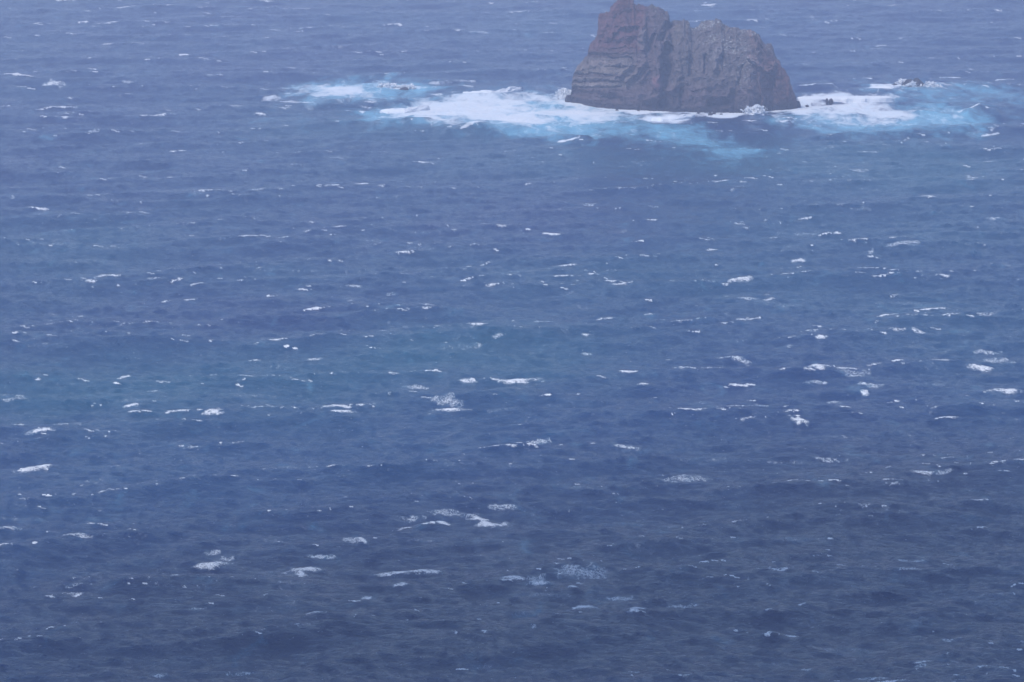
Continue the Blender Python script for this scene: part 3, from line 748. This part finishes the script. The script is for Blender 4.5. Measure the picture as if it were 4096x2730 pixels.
# ------------------------------------------------------------------ breaking waves and splashes
def breaker(label, pts, hgt, depth, seed):
    """a roll of white water along a crest line"""
    q = np.array([sea(a, b) for a, b in pts], float)
    n = 170; m = 40
    s = np.r_[0, np.cumsum(np.hypot(*(q[1:] - q[:-1]).T))]; tt = np.linspace(0, s[-1], n)
    cx, cy = np.interp(tt, s, q[:, 0]), np.interp(tt, s, q[:, 1])
    c0 = (cx.mean(), cy.mean())
    t1 = tt / s[-1]
    prof = (np.sin(np.pi * np.clip(t1, 0, 1)) ** 0.45) * (0.75 + 0.4 * fbm(tt / 5, tt * 0, oct=4, seed=seed))
    w = np.linspace(-1, 1, m)[None, :]                      # -1 toward the camera, +1 behind
    r = 1 + 0.38 * fbm(cx[:, None] / 1.7, w * 2.2 + 5, oct=5, seed=seed + 3, gain=0.62)
    dome = np.where(w < 0.15, np.clip(1 + (w - 0.15) / 1.15, 0, 1) ** 1.1, np.clip(1 - (w - 0.15) / 0.85, 0, 1) ** 0.6)
    zz_ = hgt * dome * r * prof[:, None] - 1.6 * sstep(0.78, 1.0, np.abs(w)) - 1.2 * (1 - sstep(0, 0.3, prof[:, None]))
    yy_ = cy[:, None] + depth * 0.5 * w * (0.35 + 0.65 * prof[:, None]) * (1 + 0.25 * fbm(cx[:, None] / 3, w * 1.5, oct=3, seed=seed + 5))
    xx_ = cx[:, None] + 0.4 * fbm(cx[:, None] / 0.9, w * 3, oct=3, seed=seed + 6)
    vs = np.stack([xx_ - c0[0], yy_ - c0[1], zz_], -1).reshape(-1, 3)
    o = link_mesh("breaking_wave", vs, grid_faces(n, m)[:, ::-1], M_SPRAY)
    o.location = (c0[0], c0[1], 0.25)
    return tag(o, label, "breaking wave", "rolls of white water round the sea stack")

breaker("smooth white roller behind the surf, nearest left of the sea stack", r4([(1425, 162), (1500, 170), (1620, 170), (1720, 152), (1790, 136), (1830, 126)]), 1.7, 11, 1)
breaker("white roller at the left end of the surf pool", r4([(872, 282), (930, 284), (1040, 284), (1120, 272), (1210, 254)]), 1.4, 10, 2)
breaker("long ragged line of white water running right from the sea stack", r5([(85, 285), (250, 290), (480, 288), (700, 288), (900, 284), (1062, 276)]), 0.9, 9, 3)
breaker("short white curl of foam in front of the left half of the stack", r1([(860, 1020), (960, 1026), (1100, 1018), (1180, 1005), (1238, 998)]), 1.0, 6, 4)
breaker("low white roller over the twin rocks' left side", r5([(800, 196), (900, 196), (1030, 200), (1120, 182)]), 1.2, 6, 5)

def splash(label, pts, seed, depth=2.5, lean=0.0, rough=0.45):
    """burst of spray: pts is the outline of the top edge (left to right), last two give the waterline row"""
    top, rowy = pts
    top = np.array(top, float)
    _, y0 = map(float, sea(top[:, 0].mean(), rowy))
    n = 110; m = 60
    px = np.linspace(top[0, 0], top[-1, 0], n); py = np.interp(px, top[:, 0], top[:, 1])
    tx, _, tz = at_dist(px, py, y0)
    c0 = tx.mean()
    a = np.linspace(0, math.pi, m)
    w = np.sin(np.pi * np.linspace(0.02, 0.98, n)) ** 0.5
    x = tx[:, None] + 0 * a[None, :]
    z = np.maximum(tz, 0.05)[:, None] * np.sin(a)[None, :] ** 0.7
    y = -depth * w[:, None] * np.cos(a)[None, :]
    nn = fbm(x / 1.1, z / 1.1, y / 1.1, oct=5, seed=seed, gain=0.65)
    x = x + 2.8 * rough * fbm(x / 0.9, z / 0.9, y / 0.9 + 4, oct=4, seed=seed + 1); z = np.maximum(z * (1 + rough * nn), -0.5); y = y * (1 + 0.35 * nn) + lean * z
    body = np.stack([x - c0, y, z - 0.3], -1)
    root = link_mesh("spray_burst", body.reshape(-1, 3), grid_faces(n, m), M_SPRAY)
    root.location = (c0, y0, 0)
    # flying drops and rags of foam round the edge
    r = np.random.RandomState(seed); vs = []; fs = []
    for k in range(700):
        i = r.randint(n); h = max(tz[i], 0.2) * r.uniform(0.75, 1.22)
        s_ = 0.08 + 0.34 * r.rand() ** 2
        cc = np.array([tx[i] - c0 + r.normal() * 0.5, r.normal() * depth * 0.4, h])
        t = r.normal(size=(4, 3)) * s_ + cc
        b = len(vs); vs += list(t); fs += [(b, b + 1, b + 2), (b, b + 2, b + 3), (b, b + 3, b + 1), (b + 1, b + 3, b + 2)]
    d = link_mesh("flying_drops", np.array(vs), np.array(fs), M_SPRAY, parent=root, smooth=False)
    d["kind"] = "stuff"
    return tag(root, label, "splash", "bursts of spray where waves hit rock")

splash("tall two-lobed white splash bursting at the right front foot of the stack",
       (r1([(1668, 965), (1676, 940), (1692, 924), (1706, 930), (1718, 955), (1732, 940), (1752, 922), (1778, 918), (1805, 928), (1828, 942), (1838, 968)]), r1([(0, 985)])[0][1]), 4, depth=3.0)
splash("white splash bursting behind the left foot of the stack",
       (r1([(70, 820), (82, 792), (100, 782), (125, 780), (145, 786), (165, 790), (182, 786), (196, 800)]), r1([(0, 850)])[0][1]), 7, depth=3.0)
splash("white plume thrown up left of the twin-humped rock",
       (r5([(1098, 150), (1120, 128), (1145, 112), (1162, 112), (1166, 150)]), r5([(0, 160)])[0][1]), 9, depth=1.2, rough=0.25)
splash("sheet of white water pouring between the humps of the twin rock",
       (r5([(1150, 172), (1200, 160), (1232, 140), (1246, 128), (1258, 142), (1292, 170)]), r5([(0, 176)])[0][1]), 12, depth=0.8, rough=0.12)
splash("slanting white wash on the right side of the twin-humped rock",
       (r5([(1378, 160), (1385, 134), (1410, 134), (1450, 150), (1500, 168), (1525, 178)]), r5([(0, 180)])[0][1]), 14, depth=1.5, rough=0.2)
splash("low white burst over the covered rock in the far left foam patch",
       (r4([(868, 112), (890, 100), (930, 98), (960, 108), (1000, 114), (1050, 110), (1090, 106), (1104, 122)]), r4([(0, 128)])[0][1]), 16, depth=2.0)

# ------------------------------------------------------------------ the cloud added out of view to shade the near water
def shade_cloud():
    t = NT("shade_cloud")
    n = t.noise(t.coords(), 0.01, 5, 0.6)
    t.bsdf(Base_Color=t.mix(n, (0.74, 0.75, 0.77), (0.86, 0.86, 0.86)), Roughness=1.0, Specular_IOR_Level=0.0, Alpha=0.72)
    hgt = 620.0
    off = hgt / math.tan(rad(SUN_EL))
    ox, oy = off * math.sin(rad(SUN_AZ)), off * math.cos(rad(SUN_AZ))
    # centre, half-size along x and y of each billow, over the water it shades
    root_vs, root_fs, b = [], [], 0
    x, y, z, f = blob_mesh(96, 64)
    nrm = np.arctan2(y, x)
    rim = 1 + 0.22 * fbm(np.cos(nrm) * 2 + 3, np.sin(nrm) * 2, oct=4, seed=91)
    n3_ = fbm(x * 3, y * 3, z * 3, oct=5, seed=92)
    X_, Y_ = x * rim * 430, y * rim * 380
    Y_ = Y_ + X_ * 0.42
    Z_ = np.where(z > 0, z * 150 * (1 + 0.6 * n3_), z * 35 * (1 + 0.4 * n3_))
    X_ = X_ * (1 + 0.08 * n3_)
    vs = np.stack([X_, Y_, Z_], -1).reshape(-1, 3)
    o = link_mesh("shade_cloud", vs, f, t.m)
    o.location = (60 + ox, 400 + oy, hgt)
    tag(o, "broad low cloud added out of view to shade the near water", kind="stuff")
shade_cloud()

# ------------------------------------------------------------------ haze
def haze_box():
    x0, x1, y0, y1, z0, z1 = -62000, 62000, -42000, 47000, -6.0, CAM_H + 6
    vs = [(x0, y0, z0), (x1, y0, z0), (x1, y1, z0), (x0, y1, z0), (x0, y0, z1), (x1, y0, z1), (x1, y1, z1), (x0, y1, z1)]
    fs = [(0, 3, 2, 1), (4, 5, 6, 7), (0, 1, 5, 4), (1, 2, 6, 5), (2, 3, 7, 6), (3, 0, 4, 7)]
    t = NT("haze")
    v = t.node("ShaderNodeVolumePrincipled")
    v.inputs["Color"].default_value = (0.88, 0.86, 1.0, 1)
    v.inputs["Density"].default_value = 0.00043
    v.inputs["Anisotropy"].default_value = 0.2
    t.l.new(v.outputs[0], t.out.inputs[1])
    o = link_mesh("haze", np.array(vs), np.array(fs), t.m, smooth=False)
    tag(o, "thin sea haze over the water", kind="stuff")
haze_box()
